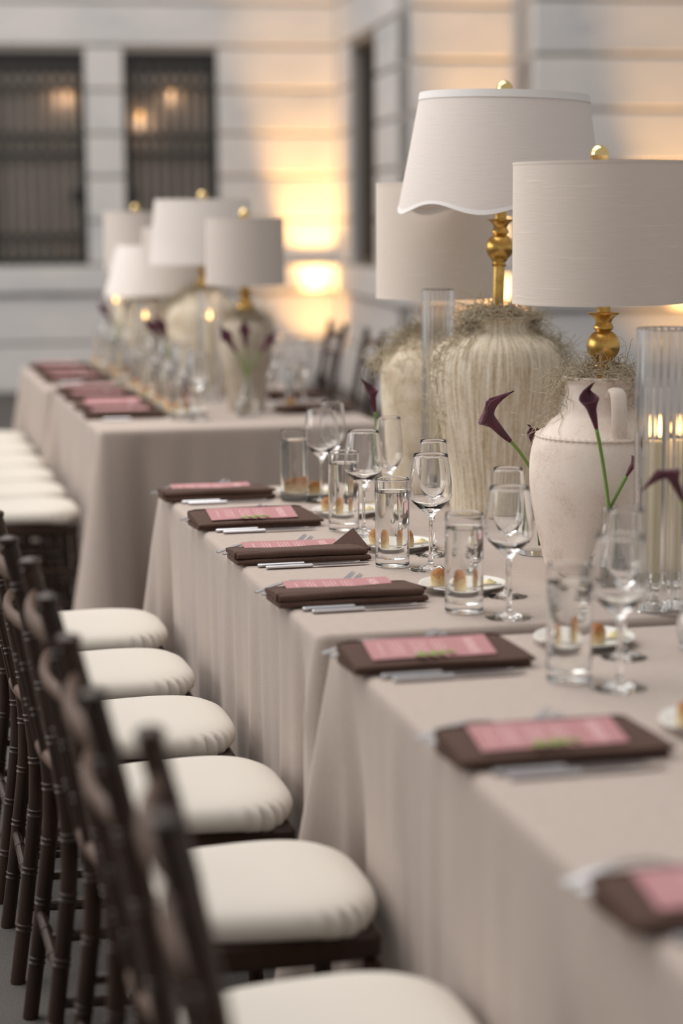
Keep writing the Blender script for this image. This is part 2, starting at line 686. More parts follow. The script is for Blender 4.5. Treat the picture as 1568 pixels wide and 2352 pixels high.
# deep rooms behind the windows
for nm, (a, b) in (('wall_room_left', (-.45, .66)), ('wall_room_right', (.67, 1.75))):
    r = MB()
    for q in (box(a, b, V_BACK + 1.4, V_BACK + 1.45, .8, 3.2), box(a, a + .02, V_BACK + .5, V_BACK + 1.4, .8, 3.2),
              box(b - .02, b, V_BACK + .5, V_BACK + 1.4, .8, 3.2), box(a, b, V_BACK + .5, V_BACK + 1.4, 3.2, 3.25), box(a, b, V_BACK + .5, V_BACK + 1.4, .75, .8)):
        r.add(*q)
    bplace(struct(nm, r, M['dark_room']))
# window in the side wall, seen nearly edge on
f = MB()
v0, v1, z0, z1 = W3
for q in (box(U_SIDE + .10, U_SIDE + .15, v0, v0 + .05, z0, z1), box(U_SIDE + .10, U_SIDE + .15, v1 - .05, v1, z0, z1),
          box(U_SIDE + .10, U_SIDE + .15, v0, v1, z1 - .05, z1), box(U_SIDE + .10, U_SIDE + .15, v0, v1, z0, z0 + .06)):
    f.add(*q)
w3 = bplace(struct('window_3', f, M['iron']))
MB().add(*box(U_SIDE + .14, U_SIDE + .146, v0, v1, z0, z1)).obj('pane', M['iron'], w3, False)
bar = MB().add(*box(U_SIDE + .105, U_SIDE + .125, -.012, .012, z0, z1)).mesh('bar', M['bar'], False)
for k in range(12):
    link('bar', bar, w3, (0, v0 + (v1 - v0) * (k + .5) / 12, 0))


def bpt(u, v, z):
    return tuple(BM @ Vector((u, v, z)))


# glowing bulbs added in place of lights reflected in the panes
def glint(u, z, label):
    t = thing('pane_reflection', label, 'light bulb', bpt(u, V_BACK + .145, z), 0, 'reflected lights in the windows')
    MB().add(*lathe([(0, -.030), (.014, -.025), (.020, -.006), (.019, .008), (.012, .024), (0, .03)], 14)).obj('globe', M['glint'], t)
    MB().add(*tube([(0, 0, .025), (0, 0, 2.74 - z)], .003, 5)).obj('cord', M['black'], t)  # cord added to hang the stand-in
    l = bpy.data.lights.new('curtain_fill', 'POINT')  # added point light to brighten the curtain behind the pane
    l.energy, l.color, l.shadow_soft_size = .35, (1, .72, .48), .03
    o = bpy.data.objects.new('curtain_fill', l)
    COL.objects.link(o)
    o.location = bpt(u, V_BACK + .145, z - .05)


glint(.335, 2.475, 'round warm bulb of reflected light at the upper right of the left window')
glint(1.24, 2.49, 'round warm bulb of reflected light high in the middle of the right window')
glint(.965, 2.29, 'fainter round bulb of reflected light lower at the left of the right window')


def uplight(u, v, label, power, z=.16, blend=.85, size=34, aim=(0, .10, 1)):
    t = thing('wall_uplight', label, 'light', bpt(u, v, 0), -PHI)
    MB().add(*lathe([(0, 0), (.075, 0), (.075, .02), (.02, .03), (.02, .05)], 20)).obj('base', M['black'], t)
    MB().add(*lathe([(.02, .05), (.055, .05), (.06, .14), (.05, .14), (.045, .09), (0, .09)], 20)).obj('can', M['black'], t)
    for nm, e, sz in (('uplight_beam', power, size), ('uplight_spill', power * .05, 95)):
        l = bpy.data.lights.new(nm, 'SPOT')
        l.energy, l.color = e, (1, .53, .16)
        l.spot_size, l.spot_blend, l.shadow_soft_size = radians(sz), blend, .04
        o = bpy.data.objects.new(nm, l)
        COL.objects.link(o)
        o.location = bpt(u, v, z)
        d = BM.to_3x3() @ Vector(aim)
        o.rotation_euler = (-d).to_track_quat('Z', 'Y').to_euler()


uplight(2.39, V_BACK - .33, 'black uplight washing the corner beside the windows with amber light', 1100, aim=(0, .16, 1))
uplight(3.235, V_BLOCK - .32, 'black uplight washing the inner corner behind the tallest lamp', 1150, aim=(0, .16, 1))
uplight(4.36, V_RIGHT - .32, 'black uplight washing the wall at the right frame edge', 650, aim=(0, .16, 1))

# ------------------------------------------------------------------ tablecloths
TZ = .76


def tablecloth(label, x0, x1, y0, y1, seed, presses=(), amp=.019, corner=.15, group=None, ylim=(-99, 99)):
    rnd = random.Random(seed)
    R = .035
    per = []
    step = .0125

    def side(ax, ay, bx, by, nx, ny):
        L = hypot(bx - ax, by - ay)
        n = max(4, int(L / step))
        for k in range(n):
            t = k / n
            per.append((ax + (bx - ax) * t, ay + (by - ay) * t, nx, ny))

    def arc(cx, cyy, a0):
        for k in range(10):
            a = a0 + (pi / 2) * k / 10
            per.append((cx + R * cos(a), cyy + R * sin(a), cos(a), sin(a)))
    side(x0 + R, y0, x1 - R, y0, 0, -1)
    arc(x1 - R, y0 + R, -pi / 2)
    side(x1, y0 + R, x1, y1 - R, 1, 0)
    arc(x1 - R, y1 - R, 0)
    side(x1 - R, y1, x0 + R, y1, 0, 1)
    arc(x0 + R, y1 - R, pi / 2)
    side(x0, y1 - R, x0, y0 + R, -1, 0)
    arc(x0 + R, y0 + R, pi)
    n = len(per)
    s, acc = [0], 0
    for k in range(1, n):
        acc += hypot(per[k][0] - per[k - 1][0], per[k][1] - per[k - 1][1])
        s.append(acc)
    ph = [rnd.uniform(0, 6.28) for _ in range(6)]
    corners = [(x0, y0), (x1, y0), (x1, y1), (x0, y1)]
    rows = [0, .004, .012, .03, .06, .1, .15, .2, .25, .3, .36, .42, .48, .54, .6, .66, .72, .752]
    vs, fs = [], []
    for ri, d in enumerate(rows):
        for k, (x, y, nx, ny) in enumerate(per):
            t = max(0, d - .012) / .74
            q = s[k]
            w = sin(q * 2 * pi / .155 + ph[0] + .6 * sin(q * 2.1 + ph[3])) * .5 + sin(q * 2 * pi / .094 + ph[1] + .8 * sin(q * 3.3 + ph[4])) * .32 \
                + sin(q * 2 * pi / .33 + ph[2]) * .55
            w = w * (.55 + .45 * sin(q * 1.7 + ph[5]))
            cd = min(hypot(x - cx, y - cyy) for cx, cyy in corners)
            fold = amp * (t ** .75) * w
            fl = corner * t * exp(-(cd / .085) ** 2)
            dip = -.10 * t * exp(-((cd - .155) / .038) ** 2)
            off = -.012 + fold * (1 - exp(-(cd / .12) ** 2)) + fl + dip * (corner / .15) - .006 * t
            edge = .012
            if d < .012:
                e = sqrt(max(0, edge ** 2 - (edge - d) ** 2)) - edge
                off = e - .012
            z = TZ - d
            px, py = x + nx * off, y + ny * off
            if nx < -.5:
                for (yc, xf) in presses:
                    dy = abs(y - yc)
                    if dy < .26:
                        k1 = max(0, min(1, (.26 - dy) / .06))
                        k2 = exp(-((z - .46) / .13) ** 4) if z > .46 else 1
                        lim = xf + .012 + 4.0 * max(0, dy - .12) ** 2 * 0
                        if px < lim:
                            px += (lim - px) * k1 * k2
            vs.append((px, min(max(py, ylim[0]), ylim[1]), max(z, .006)))
    m = len(rows)
    for r in range(m - 1):
        for k in range(n):
            j = (k + 1) % n
            fs.append((r * n + k, (r + 1) * n + k, (r + 1) * n + j, r * n + j))
    fs.append(tuple(range(n)))
    mb = MB().add(vs, fs)
    o = mb.obj('tablecloth', M['cloth'], None, True, 60)
    return tag(o, label, 'tablecloth', group)


CH_NEAR = [(4.83, .695), (4.35, .683), (3.87, .688), (3.385, .698), (2.86, .715), (2.28, .715), (1.765, .735)]
CH_FAR = [(6.93, .70), (7.38, .70), (7.83, .70), (8.28, .70), (8.75, .70), (9.2, .70)]
tablecloth('taupe linen tablecloth of the nearest table, running out of the lower right frame', .712, 2.0, 1.15, 3.16, 3,
           [c for c in CH_NEAR if c[0] < 3.2], ylim=(-9, 3.165))
tablecloth('taupe linen tablecloth of the middle table with the three tall lamps', .708, 2.0, 3.20, 5.10, 11,
           [c for c in CH_NEAR if c[0] > 3.2], ylim=(3.18, 99))
tablecloth('taupe linen tablecloth with shaded end of the table behind the middle one', .725, 1.72, 6.56, 8.22, 23,
           [c for c in CH_FAR if c[0] < 8.1], ylim=(0, 8.225))
tablecloth('taupe linen tablecloth of the farthest table near the windows', .70, 1.72, 8.25, 9.55, 31,
           [c for c in CH_FAR if c[0] > 8.1], ylim=(8.24, 99))

# ------------------------------------------------------------------ chiavari chairs


def ringed(pts, r, rings, seg=12, n=46):
    """bamboo-like tube: paired ridges at given arc fractions"""
    P = [Vector(p) for p in pts]
    L = [0]
    for a, b in zip(P, P[1:]):
        L.append(L[-1] + (b - a).length)
    tot = L[-1]

    def at(d):
        for k in range(len(P) - 1):
            if d <= L[k + 1] + 1e-9:
                t = (d - L[k]) / (L[k + 1] - L[k])
                return P[k].lerp(P[k + 1], t)
        return P[-1]
    ds = {tot * k / 10 for k in range(11)}
    rad = {}
    for q in rings:
        c = q * tot
        for off, dr in ((-.009, 0), (-.0065, .0022), (-.004, .0002), (-.001, 0), (.0015, .0002), (.004, .0022), (.0065, 0)):
            d = c + off
            if 0 < d < tot:
                ds.add(d)
                rad[d] = r + dr
    ds = sorted(ds)
    return tube([at(d) for d in ds], [rad.get(d, r) for d in ds], seg)


def smooth_path(pts, n=6):
    return [Vector(p) for p in interp([tuple(p) for p in pts], n)]


def make_chair():
    t = thing('chiavari_chair', 'x', 'chair')
    # cushion
    seg = 200
    rings = [(0, .047), (.3, .0465), (.55, .045), (.75, .0415), (.88, .036), (.95, .029), (.985, .020), (1, .010), (.99, .001), (.955, -.006), (.7, -.008), (0, -.008)]
    vs, fs, idx = [], [], []
    for q, z in rings:
        if q == 0:
            idx.append([len(vs)])
            vs.append((-.2, 0, z))
            continue
        row = []
        for k in range(seg):
            th = 2 * pi * k / seg
            c, s_ = cos(th), sin(th)
            e = 2 / 3.0
            ax = .2 * (abs(c) ** e) * (1 if c >= 0 else -1)
            b = .178 + .022 * (ax / .2)
            by = b * (abs(s_) ** e) * (1 if s_ >= 0 else -1)
            cornr = max(exp(-((th - .95) / .28) ** 2), exp(-((2 * pi - th - .95) / .28) ** 2), .6 * exp(-((th - 2.3) / .2) ** 2), .6 * exp(-((2 * pi - th - 2.3) / .2) ** 2))
            wr = .013 * cornr * sin(th * 38) * (1 if z < .022 else 0) * (1 if z > -.007 else 0)
            row.append(len(vs))
            vs.append((-.2 + ax * (q + wr * 3), by * (q + wr * 3), z - (.009 * cornr if z < .012 else 0) + (.25 * wr if z < .012 else 0)))
        idx.append(row)
    for a, b in zip(idx, idx[1:]):
        for k in range(seg):
            j = (k + 1) % seg
            if len(a) == 1:
                fs.append((a[0], b[k], b[j]))
            elif len(b) == 1:
                fs.append((a[k], b[0], a[j]))
            else:
                fs.append((a[k], b[k], b[j], a[j]))
    MB().add(vs, fs).obj('cushion', M['ivory'], t, True, 0, (0, 0, .437))
    # seat frame
    MB().add(*box(-.385, -.018, -.168, .168, .385, .428, .008)).obj('seat_frame', M['wood'], t)
    # rear posts
    for sy in (-1, 1):
        p = smooth_path([(-.452, sy * .158, 0), (-.425, sy * .157, .2), (-.403, sy * .155, .42), (-.423, sy * .153, .62), (-.455, sy * .151, .80), (-.487, sy * .150, .935)])
        mb = MB().add(*ringed(p, .0145, [.12, .24, .36, .47, .56, .65, .75, .84, .93]))
        e = p[-1]
        mb.add(*lathe([(.012, 0), (.016, .004), (.016, .012), (.008, .016), (0, .017)], 12), mtx=Matrix.Translation(e))
        mb.obj('back_post', M['wood'], t)
        mb = MB().add(*ringed([(-.035, sy * .172, .385), (-.022, sy * .178, 0)], .0145, [.2, .4, .6, .8]))
        mb.obj('front_leg', M['wood'], t)

    def px(z):
        return -.403 - .084 * max(0, (z - .42) / .515) ** 1.25

    def bowed(z, bow=.05, fl=(.5, 1.1), r=.017):
        pts = [(px(z) - bow * (1 - (y / .15) ** 2), y, z) for y in [-.15 + .3 * k / 12 for k in range(13)]]
        return tube(pts, r, 10, fl, up=(0, 0, 1))
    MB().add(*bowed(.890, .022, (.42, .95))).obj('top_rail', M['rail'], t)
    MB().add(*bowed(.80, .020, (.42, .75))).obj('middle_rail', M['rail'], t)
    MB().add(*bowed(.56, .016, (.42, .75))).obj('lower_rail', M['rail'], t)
    for y in (-.075, 0, .075):
        k = 1 - (y / .15) ** 2
        MB().add(*ringed([(px(.56) - .016 * k, y, .56), (px(.80) - .020 * k, y, .80)], .0075, [.33, .66], 8)).obj('spindle', M['wood'], t)
    for sy in (-1, 1):
        for z in (.14, .26):
            MB().add(*ringed([(-.035, sy * .175, z), (-.425, sy * .157, z + .01)], .0095, [.3, .7], 8)).obj('stretcher', M['wood'], t)
    MB().add(*ringed([(-.03, -.172, .2), (-.03, .172, .2)], .0095, [.3, .7], 8)).obj('stretcher', M['wood'], t)
    MB().add(*ringed([(-.427, -.157, .2), (-.427, .157, .2)], .0095, [.3, .7], 8)).obj('stretcher', M['wood'], t)
    return t


CHAIR = Kind(make_chair())
where = ['at the far end of the near row', 'second from the far end of the near row', 'third from the far end of the near row',
         'just behind the cloth seam', 'just before the cloth seam', 'whose cushion meets the bottom frame edge',
         'nearest of all, only its back in view']
for k, (y, x) in enumerate(CH_NEAR):
    rz = [.0, .015, -.01, .01, 0, -.01, -.095][k]
    CHAIR.place((x, y, 0), rz, 'dark ringed chair with ivory cushion, ' + where[k], 'chair', 'chairs along the near tables')
where = ['nearest in the far row', 'second in the far row', 'third in the far row', 'fourth in the far row', 'fifth in the far row', 'farthest in the far row']
for k, (y, x) in enumerate(CH_FAR):
    CHAIR.place((x, y, 0), 0, 'dark chair with ivory cushion, ' + where[k] + ' at the left', 'chair', 'chairs along the far tables')
for y, lb in ((9.40, 'dark chair against the amber wall glow across the far table'),
              (8.67, 'dark chair back across the far table, beside the mossy left vase')):
    CHAIR.place((1.735, y, 0), pi, lb, 'chair', 'chairs across the far tables')

# ------------------------------------------------------------------ table ware prototypes
def make_water_glass(water=True):
    t = thing('water_glass', 'x', 'glass')
    R = .0345
    wall = .0016
    prof = [(0, 0), (R - .003, 0), (R - .0008, .0012), (R, .004), (R, .1755), (R - .0008, .178), (R - wall, .1765), (R - wall, .024), (R - .006, .0175), (0, .0165)]
    MB().add(*lathe(prof, 48)).obj('tumbler', M['glass'], t, True, 50)
    if water:
        r = R - wall + .0003
        MB().add(*lathe([(0, .0163), (R - .006, .0173), (r, .0238), (r, .1525), (r - .0012, .1512), (0, .1510)], 48)).obj('water', M['water'], t, True, 50)
    return t


def stemglass(name, bowl_top, rim_r, max_r, max_z, stem_top, foot_r):
    t = thing(name, 'x', 'glass')
    w = .0012
    outer = interp([(.0038, .030), (.0038, stem_top - .02), (.0075, stem_top), (max_r * .62, stem_top + .018), (max_r * .96, stem_top + (max_z - stem_top) * .62),
                    (max_r, max_z), (max_r * .95, max_z + (bowl_top - max_z) * .4), (rim_r, bowl_top)], 5)
    inner = interp([(rim_r - w, bowl_top), (max_r * .95 - w, max_z + (bowl_top - max_z) * .4), (max_r - w, max_z), (max_r * .96 - w, stem_top + (max_z - stem_top) * .62),
                    (max_r * .6, stem_top + .022), (.004, stem_top + .009)], 5)
    prof = [(0, 0), (foot_r, 0), (foot_r, .0015), (foot_r * .6, .004), (.009, .010), (.0048, .018)] + outer + [(rim_r - w * .5, bowl_top + .0006)] + inner + [(0, stem_top + .008)]
    MB().add(*lathe(prof, 40)).obj('goblet', M['glass'], t, True, 60)
    return t


WATER = Kind(make_water_glass())
WINE = Kind(stemglass('wine_glass', .231, .0345, .0425, .165, .108, .043))
FLUTE = Kind(stemglass('champagne_glass', .240, .0270, .0325, .175, .108, .037))


def make_fork():
    # lies along +x, handle end at 0; curved in z
    L = .195
    prof = [(0, .002, .0085), (.015, .006, .0085), (.035, .013, .008), (.07, .0205, .0058), (.105, .019, .0045), (.135, .009, .0048), (.146, .006, .0115), (.156, .006, .0125)]
    vs, fs = [], []
    n = len(prof)
    th = .0011
    for x, z, w in prof:
        vs += [(x, -w, z + .0008), (x, w, z + .0008), (x, w, z + .0008 + 2 * th), (x, -w, z + .0008 + 2 * th)]
    for k in range(n - 1):
        for a in range(4):
            b = (a + 1) % 4
            fs.append((k * 4 + a, k * 4 + b, (k + 1) * 4 + b, (k + 1) * 4 + a))
    fs += [(3, 2, 1, 0), tuple((n - 1) * 4 + q for q in range(4))]
    mb = MB().add(vs, fs)
    for yy in (-.0105, -.0035, .0035, .0105):
        tp = [(.154, .0075), (.163, .011), (.174, .018), (.185, .027), (.192, .033)]
        mb.add(*tube([(x, yy, z) for x, z in tp], [.0019, .0018, .0016, .0013, .0007], 6))
    me = mb.mesh('fork', M['silver'], True, 50)
    return link('fork', me)


def make_knife():
    t = thing('table_knife', 'x', 'knife')
    MB().add(*box(0, .098, -.0068, .0068, .0005, .0085, .0026)).obj('handle', M['silver'], t, True, 30)
    pts = [(.096, -.005), (.115, -.008), (.17, -.0085), (.20, -.0062), (.214, .001), (.215, .006), (.11, .0066), (.096, .005)]
    vs = [(x, y, z) for z in (.0028, .0043) for x, y in pts]
    k = len(pts)
    fs = [tuple(range(k))[::-1], tuple(range(k, 2 * k))] + [(i, (i + 1) % k, k + (i + 1) % k, k + i) for i in range(k)]
    MB().add(vs, fs).obj('blade', M['silver'], t, False)
    return t


def make_butter_knife():
    pts = [(-.082, .0), (-.05, .0045), (0, .003), (.02, .0035), (.03, .0065), (.07, .007), (.082, .003)]
    vs, fs = [], []
    zs = [.017, .016, .0145, .0145, .0145, .0150, .0155]
    for (x, w), z in zip(pts, zs):
        w = max(w, .0012)
        vs += [(x, -w, z), (x, w, z), (x, w, z + .0022), (x, -w, z + .0022)]
    for k in range(len(pts) - 1):
        for a in range(4):
            b = (a + 1) % 4
            fs.append((k * 4 + a, k * 4 + b, (k + 1) * 4 + b, (k + 1) * 4 + a))
    fs += [(3, 2, 1, 0), tuple((len(pts) - 1) * 4 + q for q in range(4))]
    return link('butter_knife', MB().add(vs, fs).mesh('butter_knife', M['silver'], True, 50))


def make_plate():
    R = .084
    prof = [(0, .004), (.048, .004), (.050, 0), (.054, 0), (.056, .005), (R - .003, .0115), (R, .0135), (R - .001, .0150), (R - .006, .0142), (.060, .0085), (.054, .0068), (0, .0068)]
    return link('bread_plate', MB().add(*lathe(prof, 48)).mesh('bread_plate', M['porcelain'], True, 60))


def make_roll(h, r, seed):
    rnd = random.Random(seed)
    ph = [rnd.uniform(0, 6.28) for _ in range(4)]
    prof = interp([(0, 0), (r * .86, .0005), (r * .98, h * .25), (r, h * .5), (r * .86, h * .78), (r * .5, h * .95), (0, h)], 3)

    def mod(th, rr, z):
        return rr * (1 + .09 * sin(2 * th + ph[0] + z * 40) + .06 * sin(3 * th + ph[1]) + .03 * sin(7 * th + ph[2] + z * 90)), z
    return link('bread_roll', MB().add(*lathe(prof, 22, mod)).mesh('bread_roll', M['bread'], True, 0))


def make_butter():
    pts, rad = [], []
    for k in range(40):
        a = k * .52
        q = k / 39
        pts.append((.011 * (1 - q) * cos(a), .011 * (1 - q) * sin(a), .003 + .010 * q))
        rad.append(.0042 * (1 - .75 * q))
    mb = MB().add(*tube(pts, rad, 7, up=(0, 0, 1)))
    mb.add(*lathe([(0, 0), (.012, 0), (.012, .004), (.006, .008), (0, .009)], 14))
    return link('butter_rosette', mb.mesh('butter_rosette', M['butter'], True, 0))


FORK, KNIFE, BKNIFE, PLATE = Kind(make_fork()), Kind(make_knife()), Kind(make_butter_knife()), Kind(make_plate())
ROLLS = [Kind(make_roll(.043, .0165, 1)), Kind(make_roll(.038, .0155, 2)), Kind(make_roll(.047, .0150, 5))]
BUTTER = Kind(make_butter())


def slab(L, y0, y1, zf, seed, n=18, wob=.0012, skew=0.):
    """folded cloth layer along x 0..L; zf(y)->(bottom,top); rounded near edge"""
    rnd = random.Random(seed)
    ph = [rnd.uniform(0, 6.28) for _ in range(4)]
    vs, fs = [], []
    prof = []
    m = 7
    b, tp = zf(y0)
    h = (tp - b) / 2
    for k in range(m):
        a = -pi / 2 - pi * k / (m - 1)
        prof.append((y0 + h * (1 + cos(a)), (b + tp) / 2 + h * sin(a)))
    ys = [y0 + (y1 - y0) * q for q in (.3, .6, .9)]
    for y in ys:
        prof.append((y, zf(y)[1]))
    b, tp = zf(y1)
    h = (tp - b) / 2
    for k in range(m):
        a = pi / 2 - pi * k / (m - 1)
        prof.append((y1 - h + h * cos(a), (b + tp) / 2 + h * sin(a)))
    for y in ys[::-1]:
        prof.append((y, zf(y)[0]))
    P = len(prof)
    for i in range(n + 1):
        q = i / n
        e = min(1, min(q, 1 - q) * 12 + .78)
        for y, z in prof:
            yy = y + wob * sin(q * 9 + ph[0] + y * 20) + wob * .6 * sin(q * 23 + ph[1])
            zz = z + wob * .55 * sin(q * 7 + ph[2] + y * 60) * (1 if z > .004 else 0)
            c = (zf(y)[0] + zf(y)[1]) / 2
            vs.append((q * L + skew * (.5 - (y - y0) / (y1 - y0)) * (1 if q > .5 else .25), yy, c + (zz - c) * e))
    for i in range(n):
        for k in range(P):
            j = (k + 1) % P
            fs.append((i * P + k, i * P + j, (i + 1) * P + j, (i + 1) * P + k))
    fs.append(tuple(range(P))[::-1])
    fs.append(tuple(n * P + k for k in range(P)))
    return vs, fs


def make_napkin(style, seed, flap=False):
    """x 0..0.275 away from the guest, y 0 at the near side"""
    mb = MB()
    if style == 'open':
        mb.add(*slab(.272, .0, .098, lambda y: (.0005, .010 + .06 * y), seed, skew=.03))
        mb.add(*slab(.276, -.003, .10, lambda y: (.0095 + .06 * y, .0175 + .21 * y), seed + 1, skew=.035))
    else:
        mb.add(*slab(.270, .0, .102, lambda y: (.0005, .0125), seed, skew=.02))
        mb.add(*slab(.264, .003, .066, lambda y: (.0125, .028 - .03 * abs(y - .03)), seed + 1, wob=.0018, skew=.02))
        mb.add(*slab(.275, .045, .108, lambda y: (.0120, .021 + .05 * (y - .045)), seed + 2, skew=.03))
        mb.add(*tube([(-.003, .018, .020), (.12, .017, .0215), (.255, .020, .019)], [.0085, .0075, .006], 8))
    if flap:
        vs = [(.20, .05, .022), (.262, .085, .056), (.285, .03, .020), (.205, .052, .018), (.262, .087, .053), (.287, .028, .016)]
        mb.add(vs, [(0, 1, 2), (5, 4, 3), (0, 3, 4, 1), (1, 4, 5, 2), (2, 5, 3, 0)])
    me = mb.mesh('napkin', M['napkin'], True, 50)
    fix_normals(me)
    return link('napkin', me)


NAPK = {'open': Kind(make_napkin('open', 4)), 'roll': Kind(make_napkin('roll', 9)), 'flap': Kind(make_napkin('roll', 13, True))}


def make_menu():
    n = 12
    vs = [(.20 * k / n, y, .0008 * sin(k * .5) + dz) for dz in (0, .0007) for y in (-.038, .038) for k in range(n + 1)]
    w = n + 1
    fs = []
    for k in range(n):
        fs += [(k, w + k, w + k + 1, k + 1), (2 * w + k, 2 * w + k + 1, 3 * w + k + 1, 3 * w + k), (k, k + 1, 2 * w + k + 1, 2 * w + k), (w + k, 3 * w + k, 3 * w + k + 1, w + k + 1)]
    fs += [(0, 2 * w, 3 * w, w), (n, w + n, 3 * w + n, 2 * w + n)]
    return link('menu_card', MB().add(vs, fs).mesh('menu_card', M['menu'], False))


MENU = Kind(make_menu())


def make_sprig():
    mb = MB()
    mb.add(*tube([(0, 0, .001), (.02, .002, .004), (.045, -.002, .003), (.07, .004, .005)], [.0012, .0011, .001, .0006], 5))
    rnd = random.Random(5)
    for k in range(7):
        x = .008 + .009 * k
        sd = 1 if k % 2 else -1
        a = sd * rnd.uniform(.5, 1.0)
        L, W = rnd.uniform(.016, .024), .0042
        c, s_ = cos(a), sin(a)
        P = [(0, 0, .003), (L * .5, W, .006), (L, 0, .004), (L * .5, -W, .005)]
        vs = [(x + px * c - py * s_, px * s_ + py * c, pz) for px, py, pz in P]
        vs2 = [(a_, b_, z - .0006) for a_, b_, z in vs]
        mb.add(vs + vs2, [(0, 1, 2, 3), (7, 6, 5, 4), (0, 4, 5, 1), (1, 5, 6, 2), (2, 6, 7, 3), (3, 7, 4, 0)])
    return link('green_sprig', mb.mesh('green_sprig', M['leaf'], True, 40))


SPRIG = Kind(make_sprig())


def setting(y, style, ph, tbl, x0=.705, sprig=False, detail=True, flip=False, plate=None, glasses=None, nrot=0., rolls=2):
    """one place setting; y: near edge of the napkin; ph: short phrase for labels; tbl: group phrase"""
    sx = -1 if flip else 1
    rz0 = pi if flip else 0

    def P(dx, dy, z=0):
        return (x0 + sx * dx, y + sx * dy, TZ + .0005 + z)
    desc = {'open': 'dark brown napkin folded flat under a pink menu', 'roll': 'dark brown napkin rolled thick over a pink menu', 'flap': 'dark brown rolled napkin with one corner standing up'}[style]
    NAPK[style].place(P(.0, 0), rz0 + nrot, f'{desc}, {ph}', 'napkin', f'brown napkins on {tbl}')
    m = MENU.place(P(.035, .052, .030), rz0 + nrot, f'pink menu card with pale print on the napkin {ph}', 'menu', f'menu cards on {tbl}')
    if style == 'open':
        m.rotation_euler = (radians(11.5), 0, rz0 + nrot)
        m.location = P(.035, .049, .0296)
    else:
        m.rotation_euler = (radians(6), 0, rz0 + nrot)
        m.location = P(.03, .078, .0255)
    if sprig:
        SPRIG.place(P(.095, .016, .0222), rz0 + .15, f'small green sprig laid on the pink menu {ph}', 'sprig', f'sprigs on {tbl}')
    FORK.place(P(-.012, .158), rz0 + .03, f'silver fork farther from the napkin, {ph}', 'fork', f'forks on {tbl}')
    if detail:
        FORK.place(P(-.004, .132), rz0 + .03, f'silver fork tucked against the napkin, {ph}', 'fork', f'forks on {tbl}')
        KNIFE.place(P(.038, -.022), rz0 + .01, f'silver knife beside the napkin, {ph}', 'knife', f'knives on {tbl}')
    KNIFE.place(P(.050, -.047), rz0 + .01, f'silver knife farther out from the napkin, {ph}', 'knife', f'knives on {tbl}')
    px, py = plate or (.37, .13)
    if plate is not False:
        PLATE.place(P(px, py), 0, f'small white bread plate {ph}', 'plate', f'bread plates on {tbl}')
        k = hash_(ph)
        ROLLS[k % 3].place(P(px + .002, py - .050, .0072), k, f'golden bread roll at the plate front {ph}', 'bread', f'bread rolls on {tbl}')
        if rolls > 1:
            ROLLS[(k + 1) % 3].place(P(px - .047, py - .004, .0068), k * 2, f'golden bread roll at the plate back {ph}', 'bread', f'bread rolls on {tbl}')
        if detail:
            BUTTER.place(P(px + .052, py - .004, .0066), 0, f'swirled butter rosette on the plate {ph}', 'butter', f'butter on {tbl}')
            BKNIFE.place(P(px - .02, py - .043, -.0012), rz0 - .06, f'butter knife lying across the plate {ph}', 'butter knife', f'butter knives on {tbl}')
    g = glasses or {}
    W = g.get('w', (x0 + sx * .317, y - sx * .08))
    if W:
        WATER.place((*W, TZ + .0005), 0, f'straight tumbler of water {ph}', 'water glass', f'water glasses on {tbl}')
    N = g.get('n', (x0 + sx * .375, y - sx * .125))
    if N:
        WINE.place((*N, TZ + .0005), 0, f'empty stemmed wine glass {ph}', 'wine glass', f'wine glasses on {tbl}')
    F = g.get('f', (x0 + sx * .435, y + sx * .02))
    if F:
        FLUTE.place((*F, TZ + .0005), 0, f'slim champagne glass behind the wine glass {ph}', 'champagne glass', f'champagne glasses on {tbl}')


def hash_(s_):
    return sum(ord(c) * (k + 3) for k, c in enumerate(s_)) % 97


ph = ['at the middle table\'s far end', 'second from the middle table\'s far end', 'third from the middle table\'s far end', 'just behind the cloth seam',
      'just before the cloth seam', 'second before the cloth seam', 'at the lower right frame edge']
NEAR = [(4.838, 'roll', (.372, .03), dict(w=(1.021, 4.795), n=(1.083, 4.765), f=(1.134, 4.86)), False),
        (4.373, 'open', (.385, .16), dict(w=(1.029, 4.305), n=(1.057, 4.235), f=(1.164, 4.421)), True),
        (3.906, 'flap', (.372, .13), dict(w=(1.016, 3.832), n=(1.079, 3.773), f=(1.131, 3.934)), False),
        (3.446, 'roll', (.375, .10), dict(w=(1.019, 3.346), n=(1.080, 3.277), f=(1.138, 3.461)), False),
        (2.900, 'open', (.425, .135), dict(w=(1.019, 2.799), n=(1.073, 2.732), f=(1.157, 2.924)), True),
        (2.352, 'open', (.41, .12), dict(w=(1.03, 2.26), n=(1.08, 2.19), f=(1.16, 2.38)), True),
        (1.748, 'open', (.42, .12), dict(w=(1.03, 1.66), n=(1.08, 1.59), f=None), False)]
for k, (y, st, pl, gl, sp) in enumerate(NEAR):
    setting(y, st, ph[k], 'the near tables', .702 + .004 * (k % 3), sp, True, False, pl, gl, [.004, .02, -.01, .006, -.01, .0, .012][k])

FARY = [6.93, 7.25, 7.62, 7.95, 8.50, 8.86, 9.27]
fph = ['nearest on the far table', 'second along the far table', 'third along the far table', 'fourth along the far table',
       'fifth along the far table', 'sixth along the far table', 'last along the far table']


def far_glasses(k, y):
    g = dict(f=(1.125, y + .02))
    if k == 4:
        g = dict(f=(1.165, 8.56), n=(1.10, 8.48))
    if k > 4:
        g['f'] = None
        g['n'] = (1.075, y - .17)
    return g


